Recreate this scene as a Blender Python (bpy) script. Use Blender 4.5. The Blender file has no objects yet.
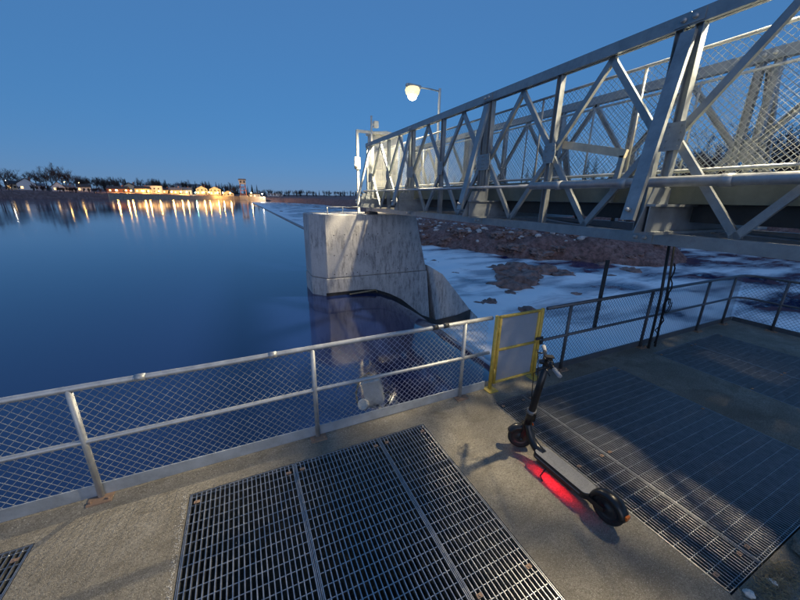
import bpy, bmesh, math, random
from mathutils import Vector, Matrix, noise
R = math.radians
random.seed(7)
sc = bpy.context.scene
COL = sc.collection

# ------------------------------------------------------------------ camera
CAM_F, PITCH, ROLL, YAW, CAM_H = 329.5, 0.299, 0.0170, 0.4444, 2.508
fw = Vector((math.sin(YAW)*math.cos(PITCH), math.cos(YAW)*math.cos(PITCH), -math.sin(PITCH)))
rt = Vector((math.cos(YAW), -math.sin(YAW), 0)); up = rt.cross(fw)
r2 = rt*math.cos(ROLL)+up*math.sin(ROLL); u2 = -rt*math.sin(ROLL)+up*math.cos(ROLL)
cam = bpy.data.cameras.new('camera'); cam_o = bpy.data.objects.new('camera', cam); COL.objects.link(cam_o)
cam.sensor_width = 36; cam.lens = CAM_F/800*36; cam.clip_end = 6000; cam.clip_start = 0.05
cam_o.matrix_world = Matrix(((r2.x, u2.x, -fw.x, 0), (r2.y, u2.y, -fw.y, 0), (r2.z, u2.z, -fw.z, CAM_H), (0, 0, 0, 1)))
sc.camera = cam_o
# ------------------------------------------------------------------ sky, sun, exposure
world = bpy.data.worlds.new('World'); sc.world = world; world.use_nodes = True
wn = world.node_tree
sky = wn.nodes.new('ShaderNodeTexSky'); sky.sky_type = 'NISHITA'; sky.sun_disc = False
sky.sun_elevation = R(8.0); sky.sun_rotation = R(205); sky.ozone_density = 9.0; sky.altitude = 0
sky.air_density = 1.0; sky.dust_density = 0.0
bgn = wn.nodes['Background']; bgn.inputs[1].default_value = 0.122
gm_ = wn.nodes.new('ShaderNodeGamma'); gm_.inputs[1].default_value = .27           # dusk: flatter, bluer sky all round
ml_ = wn.nodes.new('ShaderNodeMix'); ml_.data_type = 'RGBA'; ml_.blend_type = 'MULTIPLY'; ml_.inputs[0].default_value = 1
ml_.inputs[7].default_value = (.43, .625, 1.0, 1)
wn.links.new(sky.outputs[0], gm_.inputs[0]); wn.links.new(gm_.outputs[0], ml_.inputs[6]); wn.links.new(ml_.outputs[2], bgn.inputs[0])
sun = bpy.data.lights.new('sun', 'SUN'); sun.energy = 0.17; sun.angle = R(45); sun.color = (1, .90, .88)   # soft afterglow from behind the camera
sun_o = bpy.data.objects.new('sun', sun); COL.objects.link(sun_o)
sun_o.rotation_euler = (R(78), 0, R(-25)); sun_o.location = (0, 0, 40)
sc.view_settings.view_transform = 'Standard'; sc.view_settings.look = 'None'
sc.view_settings.exposure = 1.5; sc.view_settings.gamma = 1.0; sc.view_settings.use_curve_mapping = False
LAMP_COL = (1.0, 0.82, 0.53)
LAMP_W = 740.0

# ------------------------------------------------------------------ materials
MATS = {}
def newmat(name):
    m = bpy.data.materials.new(name); m.use_nodes = True; MATS[name] = m
    n = m.node_tree; return m, n, n.nodes['Principled BSDF']
def nd(n, t, **kw):
    x = n.nodes.new(t)
    for k, v in kw.items(): setattr(x, k, v)
    return x
def ramp(n, fac, stops):
    r = nd(n, 'ShaderNodeValToRGB'); e = r.color_ramp.elements
    while len(e) < len(stops): e.new(.5)
    for i, (p, c) in enumerate(stops):
        e[i].position = p; e[i].color = (c, c, c, 1) if not isinstance(c, tuple) else (*c, 1)
    n.links.new(fac, r.inputs[0]); return r.outputs[0]
def noise_n(n, vec, scale, detail=6, rough=.6, dist=0.0):
    t = nd(n, 'ShaderNodeTexNoise'); t.inputs['Scale'].default_value = scale; t.inputs['Detail'].default_value = detail
    t.inputs['Roughness'].default_value = rough; t.inputs['Distortion'].default_value = dist
    n.links.new(vec, t.inputs['Vector']); return t.outputs['Fac']
def coords(n, scale=(1, 1, 1), world_space=True):
    if world_space: v = nd(n, 'ShaderNodeNewGeometry').outputs['Position']
    else: v = nd(n, 'ShaderNodeTexCoord').outputs['Object']
    m = nd(n, 'ShaderNodeMapping'); m.inputs['Scale'].default_value = scale
    n.links.new(v, m.inputs[0]); return m.outputs[0]
def mixc(n, fac, a, b, mode='MIX'):
    m = nd(n, 'ShaderNodeMix', data_type='RGBA', blend_type=mode)
    for sock, v in ((m.inputs[0], fac), (m.inputs[6], a), (m.inputs[7], b)):
        if isinstance(v, (int, float)): sock.default_value = v
        elif isinstance(v, tuple): sock.default_value = (*v, 1)
        else: n.links.new(v, sock)
    return m.outputs[2]
def bump(n, b, h, strength, dist=.01):
    x = nd(n, 'ShaderNodeBump'); x.inputs['Strength'].default_value = strength; x.inputs['Distance'].default_value = dist
    n.links.new(h, x.inputs['Height']); n.links.new(x.outputs[0], b.inputs['Normal'])
def simple(name, col, rough=.6, metal=0.0, var=.15, scale=12, bmp=0.0, col2=None, dirt=.0):
    m, n, b = newmat(name); v = coords(n, world_space=True)
    f = noise_n(n, v, scale, 6, .65)
    c2 = col2 or tuple(x*(1-var*1.6) for x in col); c1 = tuple(min(1, x*(1+var)) for x in col)
    c = ramp(n, f, [(.3, c2), (.7, c1)])
    if dirt:
        g = ramp(n, noise_n(n, v, scale*.35, 8, .7), [(.5, 0.0), (.72, 1.0)])
        mm = nd(n, 'ShaderNodeMath', operation='MULTIPLY'); n.links.new(g, mm.inputs[0]); mm.inputs[1].default_value = dirt
        c = mixc(n, mm.outputs[0], c, (.09, .06, .04))
    n.links.new(c, b.inputs['Base Color']); b.inputs['Roughness'].default_value = rough; b.inputs['Metallic'].default_value = metal
    if bmp: bump(n, b, noise_n(n, v, scale*6, 8, .7), bmp, .004)
    return m
def emit(name, col, s):
    m, n, b = newmat(name); b.inputs['Base Color'].default_value = (.8, .8, .8, 1)
    b.inputs['Emission Color'].default_value = (*col, 1); b.inputs['Emission Strength'].default_value = s; return m

# deck concrete: exposed fine aggregate, stains, tan grey
m, n, b = newmat('deck_concrete'); v = coords(n)
big = noise_n(n, v, .9, 8, .62, .4); mid = noise_n(n, v, 5, 8, .7); fine = noise_n(n, v, 48, 6, .75); grit = noise_n(n, v, 130, 3, .7)
c = ramp(n, big, [(.36, (.165, .146, .112)), (.50, (.28, .256, .208)), (.64, (.38, .352, .29))])
c = mixc(n, ramp(n, mid, [(.38, .0), (.62, .75)]), c, (.19, .168, .128))
c = mixc(n, ramp(n, fine, [(.36, .8), (.56, 0.0)]), c, (.10, .09, .068))
c = mixc(n, ramp(n, grit, [(.54, .0), (.68, .65)]), c, (.60, .57, .50))
st = noise_n(n, coords(n, (1.1, 2.0, 1)), 1.9, 9, .68, 1.2)
c = mixc(n, ramp(n, st, [(.52, .0), (.68, .6)]), c, (.12, .105, .08))
n.links.new(c, b.inputs['Base Color']); b.inputs['Roughness'].default_value = .88
hh = nd(n, 'ShaderNodeMath', operation='ADD'); n.links.new(fine, hh.inputs[0]); n.links.new(grit, hh.inputs[1])
bump(n, b, hh.outputs[0], .8, .009)
# pier concrete: pale with dark vertical streaks
m, n, b = newmat('pier_concrete'); v = coords(n)
base = noise_n(n, v, .8, 8, .65); c = ramp(n, base, [(.3, (.42, .42, .43)), (.7, (.60, .59, .57))])
stre = noise_n(n, coords(n, (5.0, 5.0, 1.1)), 1.7, 12, .82, .25)
patch = ramp(n, noise_n(n, coords(n, (.55, .55, .7)), 1.15, 6, .7, .6), [(.36, 0.0), (.54, 1.0)])
sm = ramp(n, stre, [(.46, 0.0), (.60, .72)])
mm = nd(n, 'ShaderNodeMath', operation='MULTIPLY'); n.links.new(patch, mm.inputs[0]); n.links.new(sm, mm.inputs[1])
c = mixc(n, mm.outputs[0], c, (.075, .075, .085))
pit = noise_n(n, v, 9, 6, .7); c = mixc(n, ramp(n, pit, [(.62, .0), (.72, .7)]), c, (.14, .13, .12))
n.links.new(c, b.inputs['Base Color']); b.inputs['Roughness'].default_value = .85
wv = nd(n, 'ShaderNodeTexWave', bands_direction='Z', wave_profile='SAW'); wv.inputs['Scale'].default_value = .62; wv.inputs['Distortion'].default_value = .25; n.links.new(v, wv.inputs['Vector'])
fl_ = ramp(n, wv.outputs['Fac'], [(.0, 0.0), (.04, 1.0)])
pa = nd(n, 'ShaderNodeMath', operation='MULTIPLY_ADD'); n.links.new(fl_, pa.inputs[0]); pa.inputs[1].default_value = .12; n.links.new(noise_n(n, v, 22, 8, .7), pa.inputs[2])
bump(n, b, pa.outputs[0], .55, .02)
# wet stained foot of the pier
simple('wet_concrete', (.035, .033, .032), .35, 0, .4, 4, .3)
# steels
def steel(name, col, rough, metal, rust=.0, scale=9):
    m, n, b = newmat(name); v = coords(n)
    f = noise_n(n, v, scale, 7, .7); g = noise_n(n, coords(n, (3, 3, .8)), scale*.5, 8, .7)
    c = ramp(n, f, [(.3, tuple(x*.72 for x in col)), (.7, tuple(min(1, x*1.18) for x in col))])
    c = mixc(n, ramp(n, g, [(.55, 0.0), (.75, .35)]), c, tuple(x*.45 for x in col))
    if rust: c = mixc(n, ramp(n, noise_n(n, v, scale*.8, 9, .75), [(.60, 0.0), (.72, rust)]), c, (.16, .06, .025))
    n.links.new(c, b.inputs['Base Color']); b.inputs['Metallic'].default_value = metal
    rr = ramp(n, f, [(.3, rough-.1), (.7, rough+.12)]); n.links.new(rr, b.inputs['Roughness'])
    bump(n, b, noise_n(n, v, 60, 4, .6), .12, .002)
    return m
steel('galvanised', (.47, .49, .50), .5, .55)
steel('galvanised_bridge', (.31, .34, .36), .43, .5, .3, 5)
steel('galvanised_shaded', (.11, .125, .145), .5, .4, .2)  # same galvanised steel, backlit shade put into the colour for the right fence
steel('grating_steel', (.46, .475, .49), .38, .85, .2, 14)
steel('kick_steel', (.40, .44, .48), .55, .35, .22, 6)
steel('dark_steel', (.06, .065, .07), .5, .4, .1)
steel('rust_plate', (.33, .22, .15), .75, .1, .8, 16)
steel('yellow_paint', (.60, .43, .085), .5, 0.0, .5, 20)
steel('white_paint', (.72, .70, .63), .5, 0.0, .1, 6)
steel('edge_beam_green', (.17, .185, .15), .65, .1, .25, 4)
steel('wood_beige', (.62, .55, .42), .7, 0, .3, 8)
m = simple('acrylic_panel', (.55, .565, .60), .3, 0, .06, 5, 0, None, .12)
MATS['acrylic_panel'].node_tree.nodes['Principled BSDF'].inputs['Transmission Weight'].default_value = .6
simple('black_rubber', (.012, .012, .013), .7, 0, .3, 40, .2)
simple('scooter_black', (.012, .0125, .014), .30, 0, .15, 20)
simple('scooter_grey', (.16, .165, .175), .55, .1, .12, 25, .1)
simple('deck_rubber', (.22, .225, .235), .75, 0, .15, 60, .4)
simple('rim_grey', (.05, .052, .055), .4, .5, .1, 10)
simple('grip_grey', (.30, .31, .33), .6, 0, .1, 30)
simple('cable_black', (.012, .012, .014), .55, 0, .2, 30)
emit('red_glow', (1.0, .006, .014), 45.0)
simple('orange_reflector', (.75, .16, .02), .3, 0, .05, 10)
emit('lamp_glow', (1.0, .76, .24), .50)
emit('lamp_bulb', (1.0, .92, .70), 10.0)
emit('shore_glow', (1.0, .50, .12), 60.0)
emit('shore_glow_green', (.55, 1.0, .75), 35.0)
emit('shore_glow_white', (1.0, .9, .75), 50.0)
emit('window_glow', (1.0, .60, .20), 1.0)
simple('house_white', (.66, .66, .66), .7, 0, .05, 1)
simple('house_cream', (.58, .50, .36), .7, 0, .05, 1)
simple('house_red', (.26, .10, .07), .7, 0, .08, 1)
simple('roof_dark', (.07, .065, .065), .8, 0, .15, 1)
simple('roof_grey', (.20, .20, .21), .8, 0, .15, 1)
simple('glass_dark', (.02, .025, .03), .1, 0, .1, 1)
simple('bark', (.060, .048, .042), .9, 0, .3, 8)
simple('twigs', (.088, .062, .055), .9, 0, .35, .25)
simple('twigs_red', (.15, .062, .050), .9, 0, .35, .6)
simple('needles', (.022, .040, .024), .85, 0, .4, .4)
simple('seawall', (.40, .35, .28), .85, 0, .25, 1.2, .3)
simple('weir_concrete', (.33, .33, .33), .7, 0, .25, 1.5, .3)
simple('boulder_pale', (.50, .48, .47), .85, 0, .3, 2.5, .5)
simple('rock_red', (.26, .165, .14), .8, 0, .45, 1.8, .6)
simple('straw', (.30, .24, .14), .9, 0, .3, 20)
simple('quartz', (.62, .60, .55), .6, 0, .2, 30, .4)
# terrain
m, n, b = newmat('terrain'); v = coords(n)
a1 = noise_n(n, v, .55, 10, .72, .6); a2 = noise_n(n, v, 2.6, 9, .75)
c = ramp(n, a1, [(.3, (.12, .075, .065)), (.5, (.33, .18, .155)), (.7, (.42, .29, .26))])
c = mixc(n, ramp(n, a2, [(.36, .75), (.58, 0.0)]), c, (.03, .022, .02))
c = mixc(n, ramp(n, noise_n(n, v, 5.5, 6, .7), [(.63, .0), (.72, .7)]), c, (.33, .30, .28))
n.links.new(c, b.inputs['Base Color']); b.inputs['Roughness'].default_value = .9
bump(n, b, noise_n(n, v, 3.0, 10, .75), 1.0, .25)
# still reservoir water
m, n, b = newmat('still_water'); b.inputs['Base Color'].default_value = (.007, .018, .085, 1)
b.inputs['Roughness'].default_value = .07; b.inputs['IOR'].default_value = 1.8
v = coords(n, (.02, .05, 1)); n.links.new(ramp(n, noise_n(n, v, 1.0, 4, .6, .8), [(.35, .055), (.7, .095)]), b.inputs['Roughness'])
# rapids: dark water + foam carried by the vertex attribute, broken by stretched noise
m, n, b = newmat('rapids_water'); v = coords(n, (.16, .75, .5))
at = nd(n, 'ShaderNodeAttribute', attribute_name='foam')
f1 = noise_n(n, v, 1.9, 10, .66, 1.6); f2 = noise_n(n, coords(n, (.32, 1.9, 1)), 2.2, 10, .74, 1.1)
ad = nd(n, 'ShaderNodeMath', operation='ADD'); n.links.new(at.outputs['Fac'], ad.inputs[0]); n.links.new(f1, ad.inputs[1])
ad2 = nd(n, 'ShaderNodeMath', operation='MULTIPLY_ADD'); n.links.new(f2, ad2.inputs[0]); ad2.inputs[1].default_value = .60; n.links.new(ad.outputs[0], ad2.inputs[2])
fm = ramp(n, ad2.outputs[0], [(.60, 0.0), (.98, 1.0)])
# ramp input is clamped to 1: scale the sum down first
sc_ = nd(n, 'ShaderNodeMath', operation='MULTIPLY'); n.links.new(ad2.outputs[0], sc_.inputs[0]); sc_.inputs[1].default_value = .5
fm.node.color_ramp.elements[0].position = .42; fm.node.color_ramp.elements[1].position = .84
n.links.new(sc_.outputs[0], fm.node.inputs[0])
c = mixc(n, fm, (.007, .018, .085), (.95, .95, .95)); n.links.new(c, b.inputs['Base Color'])
n.links.new(ramp(n, fm, [(0, .085), (.6, .75)]), b.inputs['Roughness']); b.inputs['IOR'].default_value = 1.8
mb_ = nd(n, 'ShaderNodeMath', operation='MULTIPLY'); n.links.new(f2, mb_.inputs[0]); n.links.new(fm, mb_.inputs[1]); bump(n, b, mb_.outputs[0], .3, .06)

# ------------------------------------------------------------------ mesh helpers
class MB:
    def __init__(s): s.v = []; s.f = []
    def add(s, vs, fs):
        o = len(s.v); s.v += [tuple(x) for x in vs]; s.f += [tuple(i+o for i in f) for f in fs]; return s
    def box(s, x0, x1, y0, y1, z0, z1):
        return s.add([(x0, y0, z0), (x1, y0, z0), (x1, y1, z0), (x0, y1, z0), (x0, y0, z1), (x1, y0, z1), (x1, y1, z1), (x0, y1, z1)],
                     [(0, 3, 2, 1), (4, 5, 6, 7), (0, 1, 5, 4), (1, 2, 6, 5), (2, 3, 7, 6), (3, 0, 4, 7)])
    def bar(s, p, q, w, h, upv=(0, 0, 1)):      # rectangular bar: w across, h along up
        p, q, u = Vector(p), Vector(q), Vector(upv); d = (q-p).normalized(); sd = d.cross(u)
        if sd.length < 1e-4: sd = d.cross(Vector((1, 0, 0)))
        sd.normalize(); u = sd.cross(d).normalized(); a, c = sd*w/2, u*h/2
        return s.add([p-a-c, p+a-c, p+a+c, p-a+c, q-a-c, q+a-c, q+a+c, q-a+c],
                     [(0, 3, 2, 1), (4, 5, 6, 7), (0, 1, 5, 4), (1, 2, 6, 5), (2, 3, 7, 6), (3, 0, 4, 7)])
    def chan(s, p, q, w, h, t, nrm):            # channel: web w wide facing nrm, flanges h deep behind it
        p, q, nn = Vector(p), Vector(q), Vector(nrm).normalized(); d = (q-p).normalized(); sd = d.cross(nn).normalized()
        s.bar(p-nn*t/2, q-nn*t/2, w, t, nn)
        for k in (-1, 1):
            o = sd*k*(w/2-t/2)-nn*(t+(h-t)/2); s.bar(p+o, q+o, t, h-t, nn)
        return s
    def tube(s, pts, r, n=10, caps=True):
        pts = [Vector(p) for p in pts]; rs = r if isinstance(r, (list, tuple)) else [r]*len(pts); vs = []; prev = None
        for i, p in enumerate(pts):
            d = (pts[min(i+1, len(pts)-1)]-pts[max(i-1, 0)]).normalized()
            if prev is None:
                a = d.cross(Vector((0, 0, 1)));
                if a.length < 1e-3: a = d.cross(Vector((1, 0, 0)))
            else: a = prev-d*prev.dot(d)
            a.normalize(); prev = a; c = d.cross(a)
            vs += [p+(a*math.cos(2*math.pi*k/n)+c*math.sin(2*math.pi*k/n))*rs[i] for k in range(n)]
        fs = [(i*n+k, i*n+(k+1) % n, (i+1)*n+(k+1) % n, (i+1)*n+k) for i in range(len(pts)-1) for k in range(n)]
        if caps: fs += [tuple(range(n-1, -1, -1)), tuple((len(pts)-1)*n+k for k in range(n))]
        return s.add(vs, fs)
    def lathe(s, prof, o, ax, n=20):            # profile (radius, along axis)
        ax = Vector(ax).normalized(); a = ax.orthogonal().normalized(); c = ax.cross(a); o = Vector(o)
        vs = [o+ax*h+(a*math.cos(2*math.pi*k/n)+c*math.sin(2*math.pi*k/n))*r for r, h in prof for k in range(n)]
        fs = [(i*n+k, i*n+(k+1) % n, (i+1)*n+(k+1) % n, (i+1)*n+k) for i in range(len(prof)-1) for k in range(n)]
        return s.add(vs, fs)
    def prism(s, poly, ext):                    # closed polygon of 3-D points, extruded by a vector
        e = Vector(ext); a = [Vector(p) for p in poly]; k = len(a)
        return s.add(a+[p+e for p in a], [tuple(range(k-1, -1, -1)), tuple(range(k, 2*k))]+[(i, (i+1) % k, k+(i+1) % k, k+i) for i in range(k)])
ORG = {}
def tag(o, label=None, cat=None, group=None, kind=None):
    if label: o['label'] = label
    if cat: o['category'] = cat
    if group: o['group'] = group
    if kind: o['kind'] = kind
    return o
def thing(name, label, cat, loc=(0, 0, 0), group=None, rz=0):
    o = bpy.data.objects.new(name, None); COL.objects.link(o); o.location = loc; o.rotation_euler[2] = rz
    o.empty_display_size = .1; ORG[o.name] = Vector(loc); return tag(o, label, cat, group)
def mesh_of(name, mb, off=Vector((0, 0, 0)), smooth=False, fix=True, bev=0):
    me = bpy.data.meshes.new(name); me.from_pydata([Vector(v)-off for v in mb.v], [], mb.f)
    if fix or bev:
        bm = bmesh.new(); bm.from_mesh(me)
        if bev: bmesh.ops.bevel(bm, geom=list(bm.edges), offset=bev, segments=2, affect='EDGES', clamp_overlap=True)
        bmesh.ops.recalc_face_normals(bm, faces=bm.faces); bm.to_mesh(me); bm.free()
    if smooth: me.shade_smooth()
    return me
def link(name, me, mat, parent=None, loc=(0, 0, 0)):
    o = bpy.data.objects.new(name, me); COL.objects.link(o)
    if mat and not me.materials: me.materials.append(MATS[mat])
    if parent: o.parent = parent
    o.location = loc; return o
def part(name, mb, mat, parent=None, smooth=False, bev=0, local=False, kind=None, fix=True):
    off = Vector((0, 0, 0))
    if parent is not None and not local:
        p = parent
        while p.parent: p = p.parent
        off = ORG[p.name]
    o = link(name, mesh_of(name, mb, off, smooth, fix, bev), mat, parent)
    if kind: o['kind'] = kind
    return o
def solo(name, mb, mat, label, cat, group=None, base=None, smooth=False, bev=0):   # one-mesh thing, origin at its base
    base = Vector(base or (0, 0, 0)); o = link(name, mesh_of(name, mb, base, smooth, True, bev), mat, None, base)
    return tag(o, label, cat, group)
def copy_tree(o, parent=None):
    c = o.copy(); COL.objects.link(c); c.parent = parent
    if parent is None: ORG[c.name] = Vector(c.location)
    for ch in o.children: copy_tree(ch, c)
    return c
def sstep(a, b, x):
    t = max(0, min(1, (x-a)/(b-a))); return t*t*(3-2*t)

# ================================================================== SETTING: terrain
SHORE = [(-1500, -500), (-260, -40), (-205, 140), (-119, 238), (-89, 275), (-35, 335), (3, 362), (40, 348), (58, 270), (48, 130),
         (47, 70), (54, 40), (51, 12), (58, -20), (70, -60), (110, -500)]
LAND = SHORE+[(2200, -500), (2200, 3000), (-1500, 3000)]
def inside(x, y, poly):
    c = False; j = len(poly)-1
    for i in range(len(poly)):
        (xi, yi), (xj, yj) = poly[i], poly[j]
        if (yi > y) != (yj > y) and x < (xj-xi)*(y-yi)/(yj-yi)+xi: c = not c
        j = i
    return c
def pdist(x, y, line):
    best = 1e9
    for (ax, ay), (bx, by) in zip(line, line[1:]):
        dx, dy = bx-ax, by-ay; t = max(0, min(1, ((x-ax)*dx+(y-ay)*dy)/(dx*dx+dy*dy))); best = min(best, math.hypot(x-ax-t*dx, y-ay-t*dy))
    return best
MOUND = [(27, 62), (25.5, 44), (26.5, 34), (29.5, 26.5), (34, 23), (38, 22.5)]
def fbm(x, y, z=0.0, o=4):
    a, s, r = 1.0, 1.0, 0.0
    for _ in range(o): r += a*noise.noise(Vector((x*s, y*s, z))); a *= .5; s *= 2.1
    return r
def ground(x, y):
    d = pdist(x, y, SHORE)
    if inside(x, y, LAND):
        lo = -1.6 if x < 8 else -3.2
        h = lo+min(d/5, 1)*(4.2 if x < 8 else 4.4)+min(d, 120)*.03+.5*fbm(x*.05, y*.05)
        if x > 8: h += .5*fbm(x*.25, y*.25, 3)
    else:
        h = -5.2+.6*fbm(x*.1, y*.1)+max(0, 1-d/8)*2
    md = pdist(x, y, MOUND); wdt = 6.2+1.6*noise.noise(Vector((x*.13, y*.13, 5)))
    if md < wdt+3:
        hm = -4.4+3.3*sstep(wdt+2.2, wdt*.35, md)+.55*fbm(x*.35, y*.35, 9)+.3*abs(fbm(x*.9, y*.9, 2))
        h = max(h, hm)
    if y > 20 and 7 < x < 46 and y < 330:      # rough rock bed that breaks the surface beyond the pier
        h = max(h, -3.5+.75*fbm(x*.11, y*.055, 17)+.3*fbm(x*.5, y*.3, 4))
    return h
def frange(a, b, s):
    k = max(1, round((b-a)/s)); return [a+(b-a)*i/k for i in range(k)]
xs = [-1500, -900, -500, -330]+frange(-250, -120, 10)+frange(-120, 8, 4)+frange(8, 60, .75)+frange(60, 110, 4)+[115, 140, 200, 320, 600, 1200, 2200]
ys = [-500, -250, -120, -70]+frange(-50, 10, 4)+frange(10, 66, .75)+frange(66, 400, 4.5)+[405, 430, 460, 520, 650, 1000, 1800, 3000]
mb = MB(); mb.v = [(x, y, ground(x, y)) for y in ys for x in xs]; W = len(xs)
mb.f = [(j*W+i, j*W+i+1, (j+1)*W+i+1, (j+1)*W+i) for j in range(len(ys)-1) for i in range(W-1)]
tag(part('terrain', mb, 'terrain', fix=False, smooth=True), 'brown rocky river banks and bed', None, None, 'structure')

# ------------------------------------------------------------------ water
ZW = -0.92
mb = MB()
vx = [-1500, 2.6, 6.25]; vy = [-500, 3.0, 13.0, 1500]
mb.v = [(-1500, -500, ZW), (-8.9, -500, ZW), (-8.9, 3, ZW), (-1500, 3, ZW), (2.6, 3, ZW), (2.6, 12.4, ZW), (-1500, 12.4, ZW), (6.25, 12.4, ZW), (6.25, 450, ZW), (-1500, 450, ZW)]
mb.f = [(0, 1, 2, 3), (3, 2, 4, 5, 6), (6, 5, 7, 8, 9)]
tag(part('reservoir_water', mb, 'still_water', fix=False), 'calm blue reservoir water', None, None, 'structure')
PROF = [(2.6, ZW), (3.4, ZW), (4.0, -.935), (4.4, -.99), (4.9, -1.17), (5.45, -1.5), (6.0, -1.97), (6.45, -2.35), (7.0, -2.66), (7.6, -2.82), (9, -2.9), (400, -4.2)]
def prof(x):
    for (a, za), (b_, zb) in zip(PROF, PROF[1:]):
        if x <= b_: return za+(zb-za)*(x-a)/(b_-a)
    return PROF[-1][1]
xs = frange(2.6, 8, .18)+frange(8, 36, .33)+frange(36, 70, 1.0)+[70, 90, 130]
ys = [-120, -60]+frange(-30, 0, 1.2)+frange(0, 12.4, .3)+[12.4, 12.41]+frange(12.8, 40, .4)+frange(40, 90, 1.2)+frange(90, 375, 6)+[375]
mb = MB(); foam = []
for y in ys:
    for x in xs:
        if y > 12.405 and x < 9: z = prof(9)
        else: z = prof(x)
        t = sstep(5.6, 9, x) if y < 12.405 else 1.0
        turb = math.exp(-max(0, x-9)/26)
        fl = fbm(x*.16+.35*noise.noise(Vector((x*.2, y*.2, 7))), y*.42, 1.3, 4)
        z += t*(.05+.16*turb)*fbm(x*.34, y*.75, 4.4, 4)
        fo = t*(.46+.80*math.exp(-max(0, x-11)/7)+.95*fl)
        if y > 14: fo -= .10
        if x > 30: fo -= .05
        if y < 14 and x > 26: fo -= .15
        foam.append(max(-.4, fo) if t > .01 else -.6); mb.v.append((x, y, z))
W = len(xs); mb.f = [(j*W+i, j*W+i+1, (j+1)*W+i+1, (j+1)*W+i) for j in range(len(ys)-1) for i in range(W-1) if not (ys[j] >= 12.4 and ys[j+1] <= 12.42 and False)]
o = part('rapids_water', mb, 'rapids_water', fix=False, smooth=True); tag(o, 'white foaming rapids below the dam', None, None, 'structure')
a = o.data.attributes.new('foam', 'FLOAT', 'POINT'); a.data.foreach_set('value', foam)

# ------------------------------------------------------------------ platform deck with grating pits
OPEN = [(-3.6, -1.66, -.6, 2.795), (-.672, 1.662, -.6, 2.808), (2.700, 5.160, .42, 2.805), (6.262, 8.458, .30, 2.845)]
cx = sorted({-9.0, 9.98, *[v for o in OPEN for v in o[:2]]}); cy = sorted({-5.0, 3.26, *[v for o in OPEN for v in o[2:]]})
mb = MB(); bm = bmesh.new()
def quad(*p): bm.faces.new([bm.verts.new(q) for q in p])
for x0, x1 in zip(cx, cx[1:]):
    for y0, y1 in zip(cy, cy[1:]):
        xm, ym = (x0+x1)/2, (y0+y1)/2
        hole = any(a_ < xm < b_ and c_ < ym < d_ for a_, b_, c_, d_ in OPEN)
        if not hole: quad((x0, y0, 0), (x1, y0, 0), (x1, y1, 0), (x0, y1, 0))
for a_, b_, c_, d_ in OPEN:
    zb = -4.0
    quad((a_, c_, zb), (b_, c_, zb), (b_, d_, zb), (a_, d_, zb))
    for p, q in (((a_, c_), (b_, c_)), ((b_, c_), (b_, d_)), ((b_, d_), (a_, d_)), ((a_, d_), (a_, c_))):
        quad((*q, 0), (*p, 0), (*p, zb), (*q, zb))
for p, q in (((-9, -5), (9.98, -5)), ((9.98, -5), (9.98, 3.26)), ((9.98, 3.26), (-9, 3.26)), ((-9, 3.26), (-9, -5))):
    quad((*p, 0), (*q, 0), (*q, -6), (*p, -6))
bmesh.ops.remove_doubles(bm, verts=bm.verts, dist=1e-5)
me = bpy.data.meshes.new('concrete_deck'); bm.to_mesh(me); bm.free()
tag(link('concrete_deck', me, 'deck_concrete'), 'worn tan concrete platform with grated pits', None, None, 'structure')

# ------------------------------------------------------------------ gratings: each lift-out panel is a thing
def grating(x0, x1, y0, y1, pitch, label, cross=.105, hb=.04, tb=.0052):
    t = thing('floor_grating', label, 'grating', (x0, y0, 0), 'steel floor gratings')
    L = y1-y0; Wd = x1-x0
    me = mesh_of('bearing_bar', MB().box(-tb/2, tb/2, .006, L-.006, -hb-.004, -.004))
    k = max(2, round((Wd-.03)/pitch))
    for i in range(k+1): link('bearing_bar', me, 'grating_steel', t, (.014+(Wd-.028)*i/k, 0, 0))
    me = mesh_of('cross_bar', MB().box(.006, Wd-.006, -.0025, .0025, -.02, -.010)); kc = round((L-.06)/cross)
    for i in range(kc+1): link('cross_bar', me, 'grating_steel', t, (0, .03+(L-.06)*i/kc, 0))
    fr = MB()
    for xx in (.003, Wd-.003): fr.box(xx-.0025, xx+.0025, 0, L, -hb-.003, -.001)
    for yy in (.003, L-.003): fr.box(.0056, Wd-.0056, yy-.0025, yy+.0025, -hb-.003, -.001)
    link('frame', mesh_of('frame', fr), 'grating_steel', t)
    cm = mesh_of('clip', MB().box(-.022, .022, -.014, .014, -.003, .002).lathe([(0, .008), (.009, .007), (.009, .002)], (0, 0, 0), (0, 0, 1), 6))
    for xx in (.06, Wd-.06):
        for yy in (.10, L*.5, L-.10): link('clip', cm, 'rust_plate', t, (xx, yy, 0))
grating(-.665, .206, -.55, 2.80, .0365, cross=.09, tb=.0074, label= 'widest-spaced steel grating panel at the left of the big pit in the foreground')
grating(.212, 1.092, -.55, 2.80, .0365, cross=.09, tb=.0074, label= 'middle steel grating panel of the big pit in the foreground')
grating(1.098, 1.655, -.55, 2.80, .0345, cross=.09, tb=.0066, label= 'narrow right-hand steel grating panel of the big pit, left of the scooter')
grating(-3.55, -1.667, -.55, 2.788, .0365, 'steel grating panel cut off at the lower left corner of the platform')
grating(2.707, 3.170, .43, 2.797, .030, 'narrow fine steel grating strip right beside the scooter', tb=.006)
grating(3.176, 5.152, .43, 2.797, .030, 'large fine steel grating in the bridge shadow right of the scooter', tb=.006)
grating(6.27, 7.36, .31, 2.838, .032, 'grating panel near the right fence corner, half nearer the scooter')
grating(7.366, 8.45, .31, 2.838, .032, 'grating panel near the right fence corner, half nearer the corner posts')

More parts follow.
